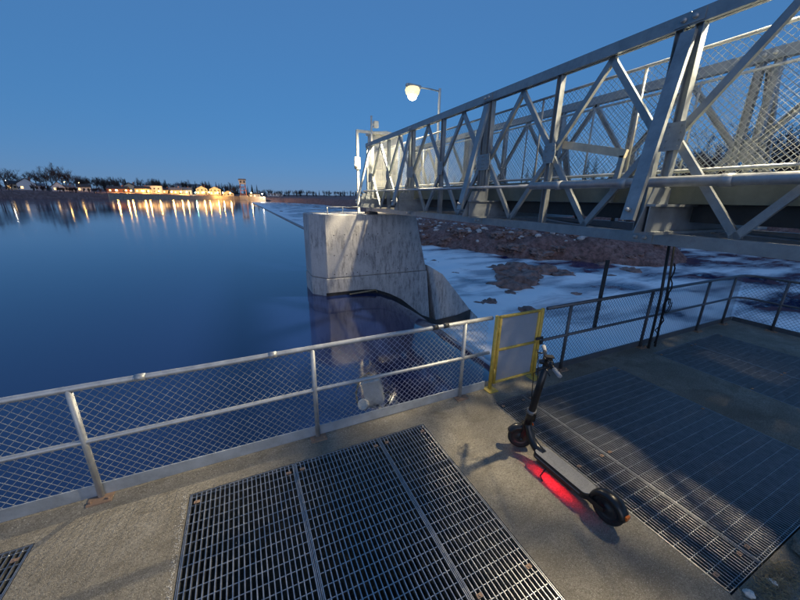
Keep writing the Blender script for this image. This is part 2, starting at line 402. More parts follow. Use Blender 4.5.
# ------------------------------------------------------------------ chain link helper
def chainlink(p0, d, length, z0, z1, nrm, pitch=.0705, r=.0026):
    mb = MB(); p0 = Vector(p0); d = Vector(d); nn = Vector(nrm); H = z1-z0
    for fam in (1, -1):
        k = -int(H/pitch)-1
        while k*pitch < length+H:
            # u = u0 + fam*(z)   with u0 = k*pitch (fam 1) ; clip to [0,length]
            u0 = k*pitch; k += 1
            t0, t1 = 0.0, H
            if fam == 1: t0 = max(t0, -u0); t1 = min(t1, length-u0)
            else: t0 = max(t0, u0-length); t1 = min(t1, u0)
            if t1-t0 < .01: continue
            o = nn*(fam*.0016)
            a_, b_ = (p0+d*(u0+fam*t)+Vector((0, 0, z0+t))+o for t in (t0, t1))
            ax = (b_-a_).normalized(); s1 = nn*r; s2 = ax.cross(nn)*r
            vs = []
            for p in (a_, b_): vs += [p+s1, p-s1*.5+s2*.87, p-s1*.5-s2*.87]
            mb.add(vs, [(0, 1, 4, 3), (1, 2, 5, 4), (2, 0, 3, 5)])
    return mb
FY = 3.09; TOP = 1.06; MID = .575
def foot(mb_x, mb_y, along='x'):
    m = MB()
    if along == 'x': m.box(mb_x-.085, mb_x+.085, mb_y-.085, mb_y+.05, .0, .012)
    else: m.box(mb_x-.085, mb_x+.05, mb_y-.085, mb_y+.085, .0, .012)
    for k in (-1, 1):
        o = (k*.06, -.055) if along == 'x' else (-.055, k*.06)
        m.lathe([(0, .032), (.011, .032), (.011, .012)], (mb_x+o[0], mb_y+o[1], 0), (0, 0, 1), 6)
    return m
def wob(p, q, n, amp, seed):      # a rail that is not dead straight
    p, q = Vector(p), Vector(q); rnd = random.Random(seed)
    return [p+(q-p)*i/n+Vector((0, rnd.uniform(-amp, amp), rnd.uniform(-amp, amp))) for i in range(n+1)]
# left run
fl = thing('chain_link_fence', 'long galvanised chain-link fence along the reservoir, left of the yellow gate', 'fence', (-3.4, FY, 0), 'platform fences')
part('top_rail', MB().tube(wob((-5.2, FY, TOP), (2.79, FY, TOP), 10, .004, 1), .0255, 12), 'galvanised', fl, True)
part('middle_rail', MB().tube(wob((-5.2, FY, MID), (2.79, FY, MID), 10, .005, 2), .0215, 12), 'galvanised', fl, True)
part('kick_plate', MB().box(-5.2, 2.79, FY+.012, FY+.022, .012, .128), 'kick_steel', fl)
for x in (-3.21, -1.35, .505, 2.372):
    part('post', MB().tube([(x, FY, .008), (x, FY, TOP)], .024, 12), 'galvanised', fl, True)
    part('foot_plate', foot(x, FY), 'rust_plate', fl)
part('chain_link', chainlink((-5.2, FY+.034, 0), (1, 0, 0), 7.97, .06, TOP-.005, (0, 1, 0)), 'galvanised', fl, kind='stuff', fix=False)
for x in (-.93, .1, 1.9, 2.05):
    part('rail_sleeve', MB().tube([(x, FY, TOP), (x+.07, FY, TOP)], .030, 12), 'galvanised' if x < 1.8 else 'dark_steel', fl, True)
# right run with the corner and the return along the side
fr = thing('chain_link_fence', 'galvanised chain-link fence turning the right corner of the platform, right of the yellow gate', 'fence', (6.3, FY, 0), 'platform fences')
CXR = 9.72
def corner(z): return [(3.78, FY, z), (6.5, FY, z), (CXR-.25, FY, z)]+[(CXR-.25+.25*math.sin(a), FY-.25+.25*math.cos(a), z) for a in (.4, .8, 1.2)]+[(CXR, FY-.25, z), (CXR, 0, z), (CXR, -4.5, z)]
part('top_rail', MB().tube(corner(TOP), .0255, 12), 'galvanised_shaded', fr, True)
part('middle_rail', MB().tube(corner(MID), .0215, 12), 'galvanised_shaded', fr, True)
part('kick_plate', MB().box(3.78, CXR, FY+.012, FY+.022, .012, .105), 'galvanised_shaded', fr)
part('kick_plate', MB().box(CXR+.012, CXR+.022, -4.5, FY+.012, .012, .105), 'galvanised_shaded', fr)
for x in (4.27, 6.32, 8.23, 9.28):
    part('post', MB().tube([(x, FY, .008), (x, FY, TOP)], .024, 12), 'galvanised_shaded', fr, True)
    part('foot_plate', foot(x, FY), 'rust_plate', fr)
for y in (2.45, .6, -1.25):
    part('post', MB().tube([(CXR, y, .008), (CXR, y, TOP)], .024, 12), 'galvanised_shaded', fr, True)
    part('foot_plate', foot(CXR, y, 'y'), 'rust_plate', fr)
part('chain_link', chainlink((3.78, FY+.034, 0), (1, 0, 0), CXR-3.78, .06, TOP-.005, (0, 1, 0)), 'galvanised_shaded', fr, kind='stuff', fix=False)
part('chain_link', chainlink((CXR+.034, -4.5, 0), (0, 1, 0), 4.5+FY, .06, TOP-.005, (1, 0, 0)), 'galvanised_shaded', fr, kind='stuff', fix=False)

# ------------------------------------------------------------------ yellow gate
gt = thing('gate', 'yellow-painted steel gate with pale solid infill panels behind the scooter', 'gate', (3.28, FY, 0))
gx0, gx1 = 2.875, 3.69
for x in (gx0, gx1):
    p = part('gate_post', MB().tube([(x, FY, .012), (x, FY, TOP+.012)], .027, 12), 'yellow_paint', gt, True)
    part('base_plate', MB().box(x-.09, x+.06, FY-.11, FY+.05, 0, .012), 'yellow_paint', p)
for k, x in enumerate((gx0+.062, gx1-.062)):
    part('gate_stile', MB().tube([(x, FY, .07), (x, FY, TOP-.025)], .022, 10), 'yellow_paint', gt, True)
for nm, z in (('top_rail', TOP-.01), ('middle_rail', MID), ('bottom_rail', .085)):
    part(nm, MB().tube([(gx0+.05, FY, z), (gx1-.05, FY, z)], .021, 10), 'yellow_paint', gt, True)
for z0, z1 in ((.108, MID-.022), (MID+.022, TOP-.033)):
    part('infill_panel', MB().box(gx0+.086, gx1-.086, FY-.004, FY+.004, z0, z1), 'acrylic_panel', gt)
for z in (.25, .85):
    part('hinge', MB().tube([(gx0+.033, FY-.02, z-.05), (gx0+.033, FY-.02, z+.05)], .013, 8), 'yellow_paint', gt, True)
lt = part('latch', MB().box(gx1-.10, gx1+.035, FY-.048, FY-.034, .62, .66), 'dark_steel', gt)
part('padlock', MB().box(gx1-.03, gx1+.02, FY-.07, FY-.049, .55, .615), 'dark_steel', lt, bev=.004)

# ------------------------------------------------------------------ pier
pr = thing('bridge_pier', 'streaked pale concrete bridge pier standing in the water under the far end of the bridge', 'pier', (4.5, 12.6, -1))
PY0, PY1 = 11.45, 13.7; TZ = 1.94
body = MB()
# plan: chamfered upstream nose; profile of the side: batter on the downstream edge, split at a construction joint
def slab(poly_bot, poly_top, z0, z1):
    k = len(poly_bot)
    return MB().add([(x, y, z0) for x, y in poly_bot]+[(x, y, z1) for x, y in poly_top],
                    [tuple(range(k-1, -1, -1)), tuple(range(k, 2*k))]+[(i, (i+1) % k, k+(i+1) % k, k+i) for i in range(k)])
def plan(xr): return [(2.56, PY0), (xr, PY0), (xr, PY1), (2.56, PY1), (2.14, PY1-.55), (2.14, PY0+.55)]
up_ = slab(plan(6.62), plan(6.06), -.27, TZ); part('shaft', up_, 'pier_concrete', pr, bev=.03)
def plan2(xr): return [(2.54, PY0-.02), (xr, PY0-.02), (xr, PY1+.02), (2.54, PY1+.02), (2.12, PY1-.53), (2.12, PY0+.53)]
lo = slab(plan2(7.24), plan2(6.64), -6, -.285); part('lower_shaft', lo, 'pier_concrete', pr, bev=.02)
but = MB().prism([(6.66, PY0+.0, -.06), (7.42, PY0, -.5), (8.96, PY0, -2.24), (9.46, PY0, -2.7), (10.6, PY0, -6), (7.255, PY0, -6), (7.20, PY0, -2.6)], (0, PY1-PY0, 0))
part('buttress', but, 'pier_concrete', pr, bev=.02)
# dark wet band that follows the falling water along the near side
wet = MB(); pts = [(2.5, -.80), (3.2, -.80), (3.9, -.80), (4.4, -.84), (5.0, -1.08), (5.5, -1.36), (6.0, -1.78), (6.45, -2.16), (7.2, -2.50), (8.3, -2.42), (9.0, -2.25)]
for (xa, za), (xb, zb) in zip(pts, pts[1:]): wet.box(xa, xb, PY0-.033, PY0-.0225, min(za, zb)-.9, max(za, zb)-.03) if False else wet.prism([(xa, PY0-.033, za), (xb, PY0-.033, zb), (xb, PY0-.033, zb-1.2), (xa, PY0-.033, za-1.2)], (0, .010, 0))
part('wet_band', wet, 'wet_concrete', pr)
part('driftwood', MB().tube([(3.3, PY0-.25, -.86), (3.9, PY0-.2, -.84), (4.35, PY0-.15, -.82), (4.42, PY0-.14, -.93)], [.025, .03, .03, .02], 8), 'straw', pr, True)
for i in range(26):        # form-tie holes in rows
    x = 2.85+(i % 9)*.42+random.uniform(-.05, .05); z = (-.12, .55, 1.25)[i//9]+random.uniform(-.03, .03)
    if x < 6.2: part('tie_hole', MB().lathe([(0, .003), (.016, .003), (.020, 0)], (x, PY0-.0005, z), (0, -1, 0), 10), 'wet_concrete', pr)
# ------------------------------------------------------------------ weir wall to the far shore
solo('weir_wall', MB().prism([(6.25, 13.72, -6), (6.25, 13.72, -.84), (6.62, 13.72, -.84), (7.6, 13.72, -6)], (0, 340, 0)), 'weir_concrete',
     'long low concrete weir running from the pier to the far shore tower', 'weir', None, (6.4, 20, -3))

# ================================================================== TRUSS BRIDGE
br = thing('truss_bridge', 'galvanised steel panel-truss footbridge crossing above the platform to the pier', 'bridge', (5.25, 11.5, 2.0))
NX, FX = 4.34, 6.15; ZT, ZB, ZM = 4.27, 2.115, 3.19; PL = 3.09; J0 = 2.37; Q = PL/4
JS = [J0+PL*k for k in range(-2, 4)]
yA, yB = JS[0]-.1, JS[-1]+.42
org = ORG[br.name]
def bp(name, mb, mat='galvanised_bridge', smooth=False, kind=None, bev=0): return part(name, mb, mat, br, smooth, bev, False, kind)
for X, s in ((NX, -1), (FX, 1)):
    for nm, z in (('top_chord', ZT), ('bottom_chord', ZB)):
        for k, (ya, yb) in enumerate(zip([yA]+JS[1:-1], JS[1:-1]+[yB])):
            ch = MB()
            for e in (-1, 1): ch.chan((X+e*.055, ya+.004, z), (X+e*.055, yb-.004, z), .128, .042, .008, (e, 0, 0))
            c = bp(nm, ch)
        for y in JS[1:]:
            jp = bp('splice_plate', MB().box(X-.066, X+.066, y-.13, y+.13, z-.05, z+.05))
            part('pin', MB().tube([(X-.085, y-.05, z), (X+.085, y-.05, z)], .024, 10).tube([(X-.085, y+.05, z), (X+.085, y+.05, z)], .024, 10), 'galvanised', jp, True)
    # posts
    pm = mesh_of('post', MB().chan((0, 0, ZB+.064), (0, 0, ZT-.064), .076, .05, .007, (-1, 0, 0)).chan((.012, 0, ZB+.064), (.012, 0, ZT-.064), .076, .05, .007, (1, 0, 0)))
    for k, y in enumerate(JS):
        for dy in (-.085, .085): link('post', pm, 'galvanised_bridge', br, Vector((X, y+dy, 0))-org)
        if y < JS[-1]: link('post', pm, 'galvanised_bridge', br, Vector((X, y+PL/2, 0))-org)
    link('post', pm, 'galvanised_bridge', br, Vector((X, yB-.06, 0))-org)
    # diagonals
    for sy in (1, -1):
        for sz in (1, -1):
            dm = mesh_of('diagonal', MB().chan((0, .04*sy, .06*sz), (0, sy*(Q-.02), sz*(ZT-ZM-.06)), .072, .05, .007, (s, 0, 0)))
            for y in JS:
                for yc in (y+sy*.085, y+PL/2):
                    if sy < 0 and y == JS[0] and yc < y: continue
                    if y == JS[-1] and (yc > y or sy > 0): continue
                    link('diagonal', dm, 'galvanised_bridge', br, Vector((X, yc, ZM))-org)
    gmb = MB().prism([(0, -.09, -.14), (0, .09, -.14), (0, .11, 0), (0, .09, .14), (0, -.09, .14), (0, -.11, 0)], (s*.012, 0, 0))
    for by in (-.06, .06):
        for bz in (-.10, -.035, .035, .10): gmb.lathe([(0, .012), (.011, .012), (.013, 0)], (s*.012, by, bz), (s, 0, 0), 6)
    gm = mesh_of('gusset_plate', gmb)
    for y in JS:
        for yc in (y-.085, y+.085, y+PL/2):
            if yc < JS[-1]+.1: link('gusset_plate', gm, 'galvanised_bridge', br, Vector((X+s*.034+(.003 if yc == y+.085 else 0), yc, ZM))-org)
    # rakers with their feet on the transom ends
    for y in JS[1:]:
        o_ = bp('raker', MB().chan((X+s*.62, y-.13, 2.33), (X+s*.085, y-.02, 4.16), .13, .05, .009, (s, 0, .29)))
        part('bolt', MB().tube([(X+s*.64, y-.12, 2.44), (X+s*.585, y-.12, 2.43)], .02, 8), 'galvanised', o_, True)
        bp('raker_bracket', MB().prism([(X+s*.60, y-.22, 2.2), (X+s*.09, y-.22, 2.2), (X+s*.09, y-.22, 2.66), (X+s*.40, y-.22, 2.66)], (0, .012, 0)))
for y in JS:      # transoms: I beams
    t = MB(); yy = y-.26
    t.box(3.86, 6.63, yy-.006, yy+.006, 2.21, 2.47); t.box(3.86, 6.63, yy-.05, yy+.05, 2.18, 2.21); t.box(3.86, 6.63, yy-.05, yy+.05, 2.47, 2.495)
    bp('transom', t)
    bp('cross_brace', MB().tube([(NX+.1, y, 2.14), (FX-.1, min(y+PL, yB-.1), 2.14)], .018, 8), 'galvanised_bridge', True)
# deck, edge beams, service pipes below
for X, s in ((4.50, -1), (5.98, 1)): bp('edge_beam', MB().chan((X, yA, 2.63), (X, yB, 2.63), .26, .07, .010, (s, 0, 0)), 'edge_beam_green')
k = 0; y = yA
while y < yB-.05:
    bp('deck_plank', MB().box(4.5, 5.98, y, y+.295, 2.765, 2.805), 'wood_beige' if False else 'edge_beam_green'); y += .30
for x, z, r in ((4.85, 2.60, .11), (5.25, 2.62, .10), (5.62, 2.60, .11)): bp('service_pipe', MB().tube([(x, yA, z), (x, yB, z)], r, 14), 'dark_steel', True)
for x in (4.72, 5.75): bp('stringer', MB().box(x-.04, x+.04, yA, yB, 2.30, 2.49), 'dark_steel')
# walkway mesh fences inside both trusses
for X, s in ((4.62, 1), (5.87, -1)):
    bp('mesh_rail', MB().tube([(X, yA, 4.07), (X, yB, 4.07)], .019, 8), 'galvanised', True)
    bp('mesh_rail', MB().tube([(X, yA, 2.86), (X, yB, 2.86)], .019, 8), 'galvanised', True)
    y = J0-PL*2+.55
    while y < yB:
        bp('mesh_post', MB().tube([(X+s*.01, y, 2.80), (X+s*.01, y, 4.09)], .016, 8), 'galvanised', True); y += PL/2
    part('chain_link', chainlink((X+s*.022, yA, 0), (0, 1, 0), yB-yA, 2.86, 4.07, (1, 0, 0), .0705, .0029), 'galvanised', br, kind='stuff', fix=False)
# conduit along the outside, thick near, thin far
bp('conduit', MB().tube([(4.12, yA, 2.715), (4.12, 4.02, 2.725)], .052, 16), 'galvanised', True)
for y in (3.45, 2.55, 1.6, .3): bp('conduit_coupling', MB().tube([(4.12, y, 2.72), (4.12, y+.09, 2.72)], .060, 16), 'galvanised', True)
bp('conduit', MB().tube([(4.12, 4.02, 2.725), (4.12, yB-.2, 2.735)], .026, 12), 'galvanised', True)
for y in JS[1:]: bp('conduit_clip', MB().box(4.10, 4.30, y-.18, y-.15, 2.63, 2.66))
# beige rail with its upright inside the second panel
rl = bp('timber_rail', MB().bar((4.47, 3.82, 3.31), (4.47, 2.86, 3.09), .05, .10), 'wood_beige')
bp('rail_upright', MB().bar((4.47, 2.90, 3.07), (4.47, 2.95, 2.5), .05, .06, (0, 1, 0)), 'galvanised_bridge')
# bearings
for X in (NX, FX): bp('bearing', MB().box(X-.16, X+.16, JS[-1]-.2, JS[-1]+.3, TZ+.003, ZB-.07), 'dark_steel')

# ------------------------------------------------------------------ bridge lamps
def bridge_lamp(y, label, watt):
    t = thing('street_lamp', label, 'street lamp', (6.30, y, 2.2), 'footbridge lamps')
    part('pole', MB().tube([(6.30, y, 2.2), (6.30, y, 4.0), (6.30, y, 5.92)], [.05, .048, .04], 12), 'white_paint', t, True)
    part('arm', MB().tube([(6.30, y, 5.84), (5.9, y, 5.86), (5.55, y, 5.85)], .022, 10), 'galvanised', t, True)
    h = part('lamp_head', MB().prism([(5.60, y-.06, 5.80), (5.60, y+.06, 5.80), (5.12, y+.10, 5.80), (5.06, y, 5.80), (5.12, y-.10, 5.80)], (0, 0, .10)), 'galvanised', t, bev=.02)
    g = MB(); prof_ = [(.001, -.24), (.11, -.22), (.20, -.14), (.235, -.03), (.20, .04), (.07, .07)]
    g.lathe(prof_, (5.31, y, 5.775), (0, 0, 1), 18); part('lamp_glass', g, 'lamp_glow', h, True); part('bulb', MB().lathe([(.001, -.31), (.07, -.30), (.12, -.26), (.145, -.20), (.13, -.14)], (5.31, y, 5.775), (0, 0, 1), 18), 'lamp_bulb', h, True)
    L = bpy.data.lights.new('lamp_light', 'SPOT'); L.energy = watt; L.color = LAMP_COL; L.shadow_soft_size = .10; L.spot_size = R(136); L.spot_blend = .6
    lo_ = bpy.data.objects.new('lamp_light', L); COL.objects.link(lo_); lo_.parent = t; lo_.location = Vector((5.31, y, 5.36))-Vector((6.30, y, 2.2)); lo_.rotation_euler = (0, R(41), 0)
bridge_lamp(10.5, 'lit lamp on a pale pole above the far end of the footbridge', 2.1*LAMP_W)
bridge_lamp(1.35, 'lit lamp on a pale pole above the near end of the footbridge', LAMP_W)

# ------------------------------------------------------------------ portal, mast and enclosure at the far end
pt = thing('portal_frame', 'white square-tube portal frame at the far end of the footbridge', 'frame', (4.3, 13.0, TZ))
part('upright', MB().box(4.26, 4.34, 12.95, 13.05, TZ, 4.84), 'white_paint', pt)
part('upright', MB().box(6.10, 6.18, 12.95, 13.05, TZ, 4.84), 'white_paint', pt)
part('crossbar', MB().box(4.26, 6.18, 12.955, 13.045, 4.841, 4.93), 'white_paint', pt)
part('junction_box', MB().box(4.14, 4.36, 12.86, 12.945, 3.55, 3.98), 'white_paint', pt, bev=.01)
part('knob', MB().lathe([(0, .06), (.05, .05), (.06, 0)], (4.19, 12.86, 3.62), (0, -1, 0), 12), 'dark_steel', pt)
ms = thing('mast', 'thin pale mast with a small camera box beside the portal frame', 'mast', (4.72, 12.6, TZ))
part('pole', MB().tube([(4.72, 12.6, TZ), (4.72, 12.6, 5.36)], .035, 10), 'white_paint', ms, True)
part('camera_box', MB().box(4.80, 4.98, 12.53, 12.67, 4.98, 5.20), 'white_paint', ms, bev=.01)
part('camera_bracket', MB().box(4.74, 4.80, 12.58, 12.62, 5.05, 5.10), 'white_paint', ms)
en = thing('equipment_enclosure', 'white panelled equipment enclosure with a gridded door on the pier', 'enclosure', (5.4, 13.3, TZ))
part('body', MB().box(4.95, 6.05, 13.12, 13.66, TZ, 4.86), 'white_paint', en, bev=.015)
part('roof', MB().prism([(4.88, 13.06, 4.862), (6.12, 13.06, 4.862), (6.12, 13.06, 4.93), (5.5, 13.06, 5.0), (4.88, 13.06, 4.93)], (0, .62, 0)), 'white_paint', en)
for i in range(3):
    for j in range(4):
        part('door_panel', MB().box(5.06+i*.30, 5.33+i*.30, 13.10, 13.119, 2.75+j*.42, 3.13+j*.42), 'acrylic_panel', en)
pr2 = thing('pier_railing', 'low galvanised guard rail on the upstream corner of the pier', 'railing', (3.2, 11.9, TZ))
for x in (2.75, 3.3, 3.85): part('post', MB().tube([(x, 11.75, TZ), (x, 11.75, TZ+.26)], .018, 8), 'galvanised', pr2, True)
part('rail', MB().tube([(2.7, 11.75, TZ+.25), (3.95, 11.75, TZ+.25)], .018, 8), 'galvanised', pr2, True)
for i in range(7):
    x = 2.7+i*.18+random.uniform(-.05, .05)
    pass

# ------------------------------------------------------------------ conduits and cable by the right fence
solo('conduit_riser', MB().tube([(6.40, 2.985, .0), (6.37, 2.99, 1.0), (6.22, 3.0, 2.06)], .022, 10), 'dark_steel', 'slim steel pipe rising from the platform to the bridge, left of a pair', 'pipe', 'pipes rising to the bridge', (6.40, 2.985, 0), True)
solo('conduit_riser', MB().tube([(6.60, 2.985, .0), (6.55, 2.99, 1.0), (6.36, 3.0, 2.10)], .018, 10), 'dark_steel', 'slim steel pipe rising from the platform to the bridge, right of a pair', 'pipe', 'pipes rising to the bridge', (6.60, 2.985, 0), True)
rnd = random.Random(3)
cp = [(6.50+rnd.uniform(-.05, .05)+.04*math.sin(i*1.7), 2.95+rnd.uniform(-.02, .02), .10+i*.085) for i in range(18)]
solo('hanging_cable', MB().tube(cp, .011, 6), 'cable_black', 'tangled black cable hanging down the pipes at the right fence', 'cable', None, (6.5, 2.95, 0), True)
loop = [(6.48+.09*math.cos(a), 2.94, .82+.13*math.sin(a)) for a in [i*.5 for i in range(27)]]
solo('cable_coil', MB().tube([(x, y-.002*i, z) for i, (x, y, z) in enumerate(loop)], .009, 6), 'cable_black', 'small coil of black cable tied to the pipes at the right fence', 'cable', None, (6.48, 2.94, .7), True)
solo('steel_upright', MB().chan((5.02, 3.15, .52), (5.02, 3.15, 1.66), .06, .03, .006, (0, -1, 0)), 'dark_steel', 'single flat steel upright sticking up above the fence right of the gate', 'post', None, (5.02, 3.15, .5))

# ------------------------------------------------------------------ flood light unit outside the left fence
fl2 = thing('flood_light', 'grey box flood light with a round lens hung outside the fence above the water', 'flood light', (1.22, 3.36, 0))
hb = MB().box(-.11, .11, -.085, .085, -.15, .15); mt = Matrix.Translation((1.27, 3.40, .19)) @ Matrix.Rotation(R(-14), 4, 'Y') @ Matrix.Rotation(R(-25), 4, 'Z') @ Matrix.Rotation(R(-12), 4, 'X')
hb.v = [tuple(mt @ Vector(v)) for v in hb.v]; part('housing', hb, 'galvanised', fl2, bev=.012)
lid = MB().box(-.118, .118, -.093, .093, .142, .165); lid.v = [tuple(mt @ Vector(v)) for v in lid.v]; part('lid', lid, 'galvanised', fl2, bev=.005)
part('lens_ring', MB().lathe([(.0, .01), (.045, .01), (.055, .03), (.066, .03), (.07, -.02), (.045, -.06), (0, -.07)], (1.115, 3.34, .075), (-.55, -.55, .45), 18), 'white_paint', fl2, True)
part('bracket', MB().bar((1.14, 3.36, .05), (1.27, 3.30, .03), .03, .03), 'galvanised', fl2)
part('bracket', MB().bar((1.30, 3.33, .03), (1.30, 3.20, .03), .04, .012), 'galvanised', fl2)
part('cable', MB().tube([(1.36, 3.40, .10), (1.46, 3.36, .16), (1.50, 3.33, .10), (1.43, 3.29, .05), (1.37, 3.27, .03)], .009, 6), 'cable_black', fl2, True)
part('cable', MB().tube([(1.30, 3.44, .34), (1.25, 3.5, .40), (1.12, 3.48, .36), (1.05, 3.42, .2), (1.06, 3.38, .06)], .012, 6), 'straw', fl2, True)

# ================================================================== SCOOTER  (local: forward +Y, ground z=0)
so = thing('electric_scooter', 'black electric kick scooter with red under-deck glow parked on the concrete', 'scooter', (2.43, 1.60, 0), None, R(1.2))
so_tilt = R(-4)
def sp(name, mb, mat, parent=so, smooth=False, bev=0):
    o = link(name, mesh_of(name, mb, Vector(), smooth, True, bev), mat, parent); return o
def wheel(cy_, rz, name='wheel', r=.128, w=.062):
    M = Matrix.Translation((0, cy_, r)) @ Matrix.Rotation(rz, 4, 'Z')
    t = MB().lathe([(r-.045, -w*.30), (r-.03, -w*.46), (r-.010, -w*.42), (r-.002, -w*.2), (r, 0), (r-.002, w*.2), (r-.010, w*.42), (r-.03, w*.46), (r-.045, w*.30)], (0, 0, 0), (1, 0, 0), 32)
    t.v = [tuple(M @ Vector(v)) for v in t.v]; tt = sp('tyre', t, 'black_rubber', so, True)
    h = MB().lathe([(.0, -w*.34), (.030, -w*.36), (.035, -w*.22), (r-.05, -w*.18), (r-.044, -w*.32), (r-.044, w*.32), (r-.05, w*.18), (.035, w*.22), (.030, w*.36), (0, w*.34)], (0, 0, 0), (1, 0, 0), 24)
    h.v = [tuple(M @ Vector(v)) for v in h.v]; sp('rim', h, 'rim_grey', tt, True)
STEER = R(53)
wheel(.47, STEER); wheel(-.47, 0)
def rounded(x0, x1, y0, y1, r, n=5):
    p = []
    for cx_, cy_, a0 in ((x1-r, y1-r, 0), (x0+r, y1-r, 90), (x0+r, y0+r, 180), (x1-r, y0+r, 270)):
        p += [(cx_+r*math.cos(R(a0+90*i/n)), cy_+r*math.sin(R(a0+90*i/n))) for i in range(n+1)]
    return p
dp = rounded(-.088, .088, -.34, .24, .05)
dk = sp('deck', MB().prism([(x, y, .105) for x, y in dp], (0, 0, .058)), 'scooter_black', so, False, .006)
sp('deck_mat', MB().prism([(x*.9, y*.97-.002, .1635) for x, y in dp], (0, 0, .004)), 'deck_rubber', dk)
for i in range(9): sp('mat_rib', MB().box(-.068+i*.016, -.064+i*.016, -.27, .17, .1677, .1690), 'deck_rubber', dk)
for s in (-1, 1): sp('side_trim', MB().box(s*.0905-.003, s*.0905+.003, -.28, .19, .135, .145), 'scooter_grey', dk)
# glowing strip under the deck edge
sp('added_spill_lip', MB().box(-.087, -.082, -.20, .17, .0875, .1045), 'scooter_black', dk)  # two unseen lips added beside the strip to cut off its red spill
sp('added_spill_lip', MB().box(-.064, -.058, -.20, .17, .082, .1045), 'scooter_black', dk)
sp('light_strip', MB().box(-.076, -.066, -.19, .16, .1005, .1045), 'red_glow', dk)
# neck
sp('neck', MB().tube([(0, .17, .135), (0, .26, .15), (0, .33, .20), (0, .385, .29), (0, .402, .37)], [.045, .046, .042, .036, .034], 14), 'scooter_black', so, True)
HD = Vector((0, .40, .36)); TP = Vector((0, .30, 1.06))
ax = (TP-HD).normalized()
st = sp('stem', MB().tube([HD-ax*.02, HD+ax*.10, HD+ax*.14, HD+(TP-HD)*.55, TP], [.040, .040, .036, .034, .031], 16), 'scooter_black', so, True)
sp('fold_latch', MB().bar((0, .345, .40), (0, .338, .50), .03, .028), 'scooter_black', st, False, .006)
sp('collar', MB().tube([HD+ax*.115, HD+ax*.155], .043, 14), 'scooter_grey', st, True)
# fork and front fender turn with the bar
ST = Matrix.Translation((0, .47, 0)) @ Matrix.Rotation(STEER, 4, 'Z')
def turned(mb): mb.v = [tuple(ST @ Vector(v)) for v in mb.v]; return mb
fk = sp('fork', turned(MB().bar((-.045, 0, .125), (-.045, -.03, .28), .012, .035, (0, 1, 0)).bar((.045, 0, .125), (.045, -.03, .28), .012, .035, (0, 1, 0)).box(-.052, .052, -.055, .0, .272, .292)), 'scooter_black', so)
sp('axle', turned(MB().tube([(-.06, 0, .128), (.06, 0, .128)], .014, 10)), 'rim_grey', fk, True)
sp('steerer', MB().tube([tuple(ST @ Vector((0, -.028, .285))), tuple(HD)], .026, 12), 'scooter_black', fk, True)
def fender(cyc, r, a0, a1, w, n=18):
    prof_f = [(-w, -.030), (-w*.96, -.010), (-w*.6, 0), (0, .003), (w*.6, 0), (w*.96, -.010), (w, -.030)]
    prof_f += [(x*.93, d-.004) for x, d in reversed(prof_f)]; k = len(prof_f); m = MB()
    vs = [(x, cyc+(r+d)*math.cos(R(a0+(a1-a0)*i/n)), .128+(r+d)*math.sin(R(a0+(a1-a0)*i/n))) for i in range(n+1) for x, d in prof_f]
    fs = [(i*k+q, i*k+(q+1) % k, (i+1)*k+(q+1) % k, (i+1)*k+q) for i in range(n) for q in range(k)]+[tuple(range(k)), tuple(n*k+q for q in range(k))]
    return m.add(vs, fs)
ff = fender(0, .146, 25, 178, .045); sp('front_fender', turned(ff), 'scooter_black', so, True)
rf = sp('rear_fender', fender(-.47, .148, 5, 172, .048), 'scooter_black', so, True)
sp('tail_light', MB().box(-.022, .022, -.622, -.606, .165, .195), 'orange_reflector', rf)
for s in (-1, 1): sp('rear_dropout', MB().bar((s*.052, -.30, .125), (s*.052, -.47, .128), .012, .05), 'scooter_black', so, False, .003)
sp('side_reflector', MB().lathe([(0, .006), (.014, .004), (.016, 0)], (.036, .375, .33), (1, -.2, 0), 12), 'orange_reflector', so)
sp('kickstand', MB().tube([(-.075, .06, .11), (-.13, .075, .02), (-.15, .03, .006)], [.008, .007, .009], 8), 'scooter_black', so, True)
# handlebar
BR = Matrix.Translation(TP) @ Matrix.Rotation(STEER, 4, 'Z')
def hb_(mb): mb.v = [tuple(BR @ Vector(v)) for v in mb.v]; return mb
bar = sp('handlebar', hb_(MB().tube([(-.20, -.02, .045), (-.08, 0, .045), (.08, 0, .045), (.20, -.02, .045)], .0155, 12)), 'scooter_black', so, True)
sp('clamp', hb_(MB().box(-.045, .045, -.04, .03, -.005, .072)), 'scooter_black', bar, False, .008)
sp('display', hb_(MB().box(-.032, .032, -.055, .025, .073, .083)), 'cable_black', bar, False, .003)
sp('head_light', hb_(MB().lathe([(0, .05), (.022, .045), (.026, .0)], (0, .02, .02), (0, 1, 0), 14)), 'rim_grey', bar, True)
for s in (-1, 1):
    sp('grip', hb_(MB().tube([(s*.18, -.018, .045), (s*.30, -.033, .045), (s*.305, -.034, .045)], [.019, .019, .012], 12)), 'grip_grey' if s < 0 else 'grip_grey', bar, True)
    sp('brake_lever', hb_(MB().tube([(s*.15, .005, .04), (s*.17, .045, .03), (s*.26, .035, .02)], .006, 8)), 'scooter_black', bar, True)
sp('bell', hb_(MB().lathe([(0, .03), (.016, .026), (.022, .008), (.022, 0)], (-.12, -.005, .06), (0, 0, 1), 12)), 'scooter_black', bar, True)
for s in (-1, 1):
    a_ = BR @ Vector((s*.14, .01, .04))
    sp('brake_cable', MB().tube([a_, a_+Vector((0, .05, -.03)), Vector((s*.03, .40, .92)), Vector((s*.032, .375, .6)), Vector((s*.034, .40, .36)), Vector((s*.03, .44, .25))], .0045, 6), 'cable_black', so, True)

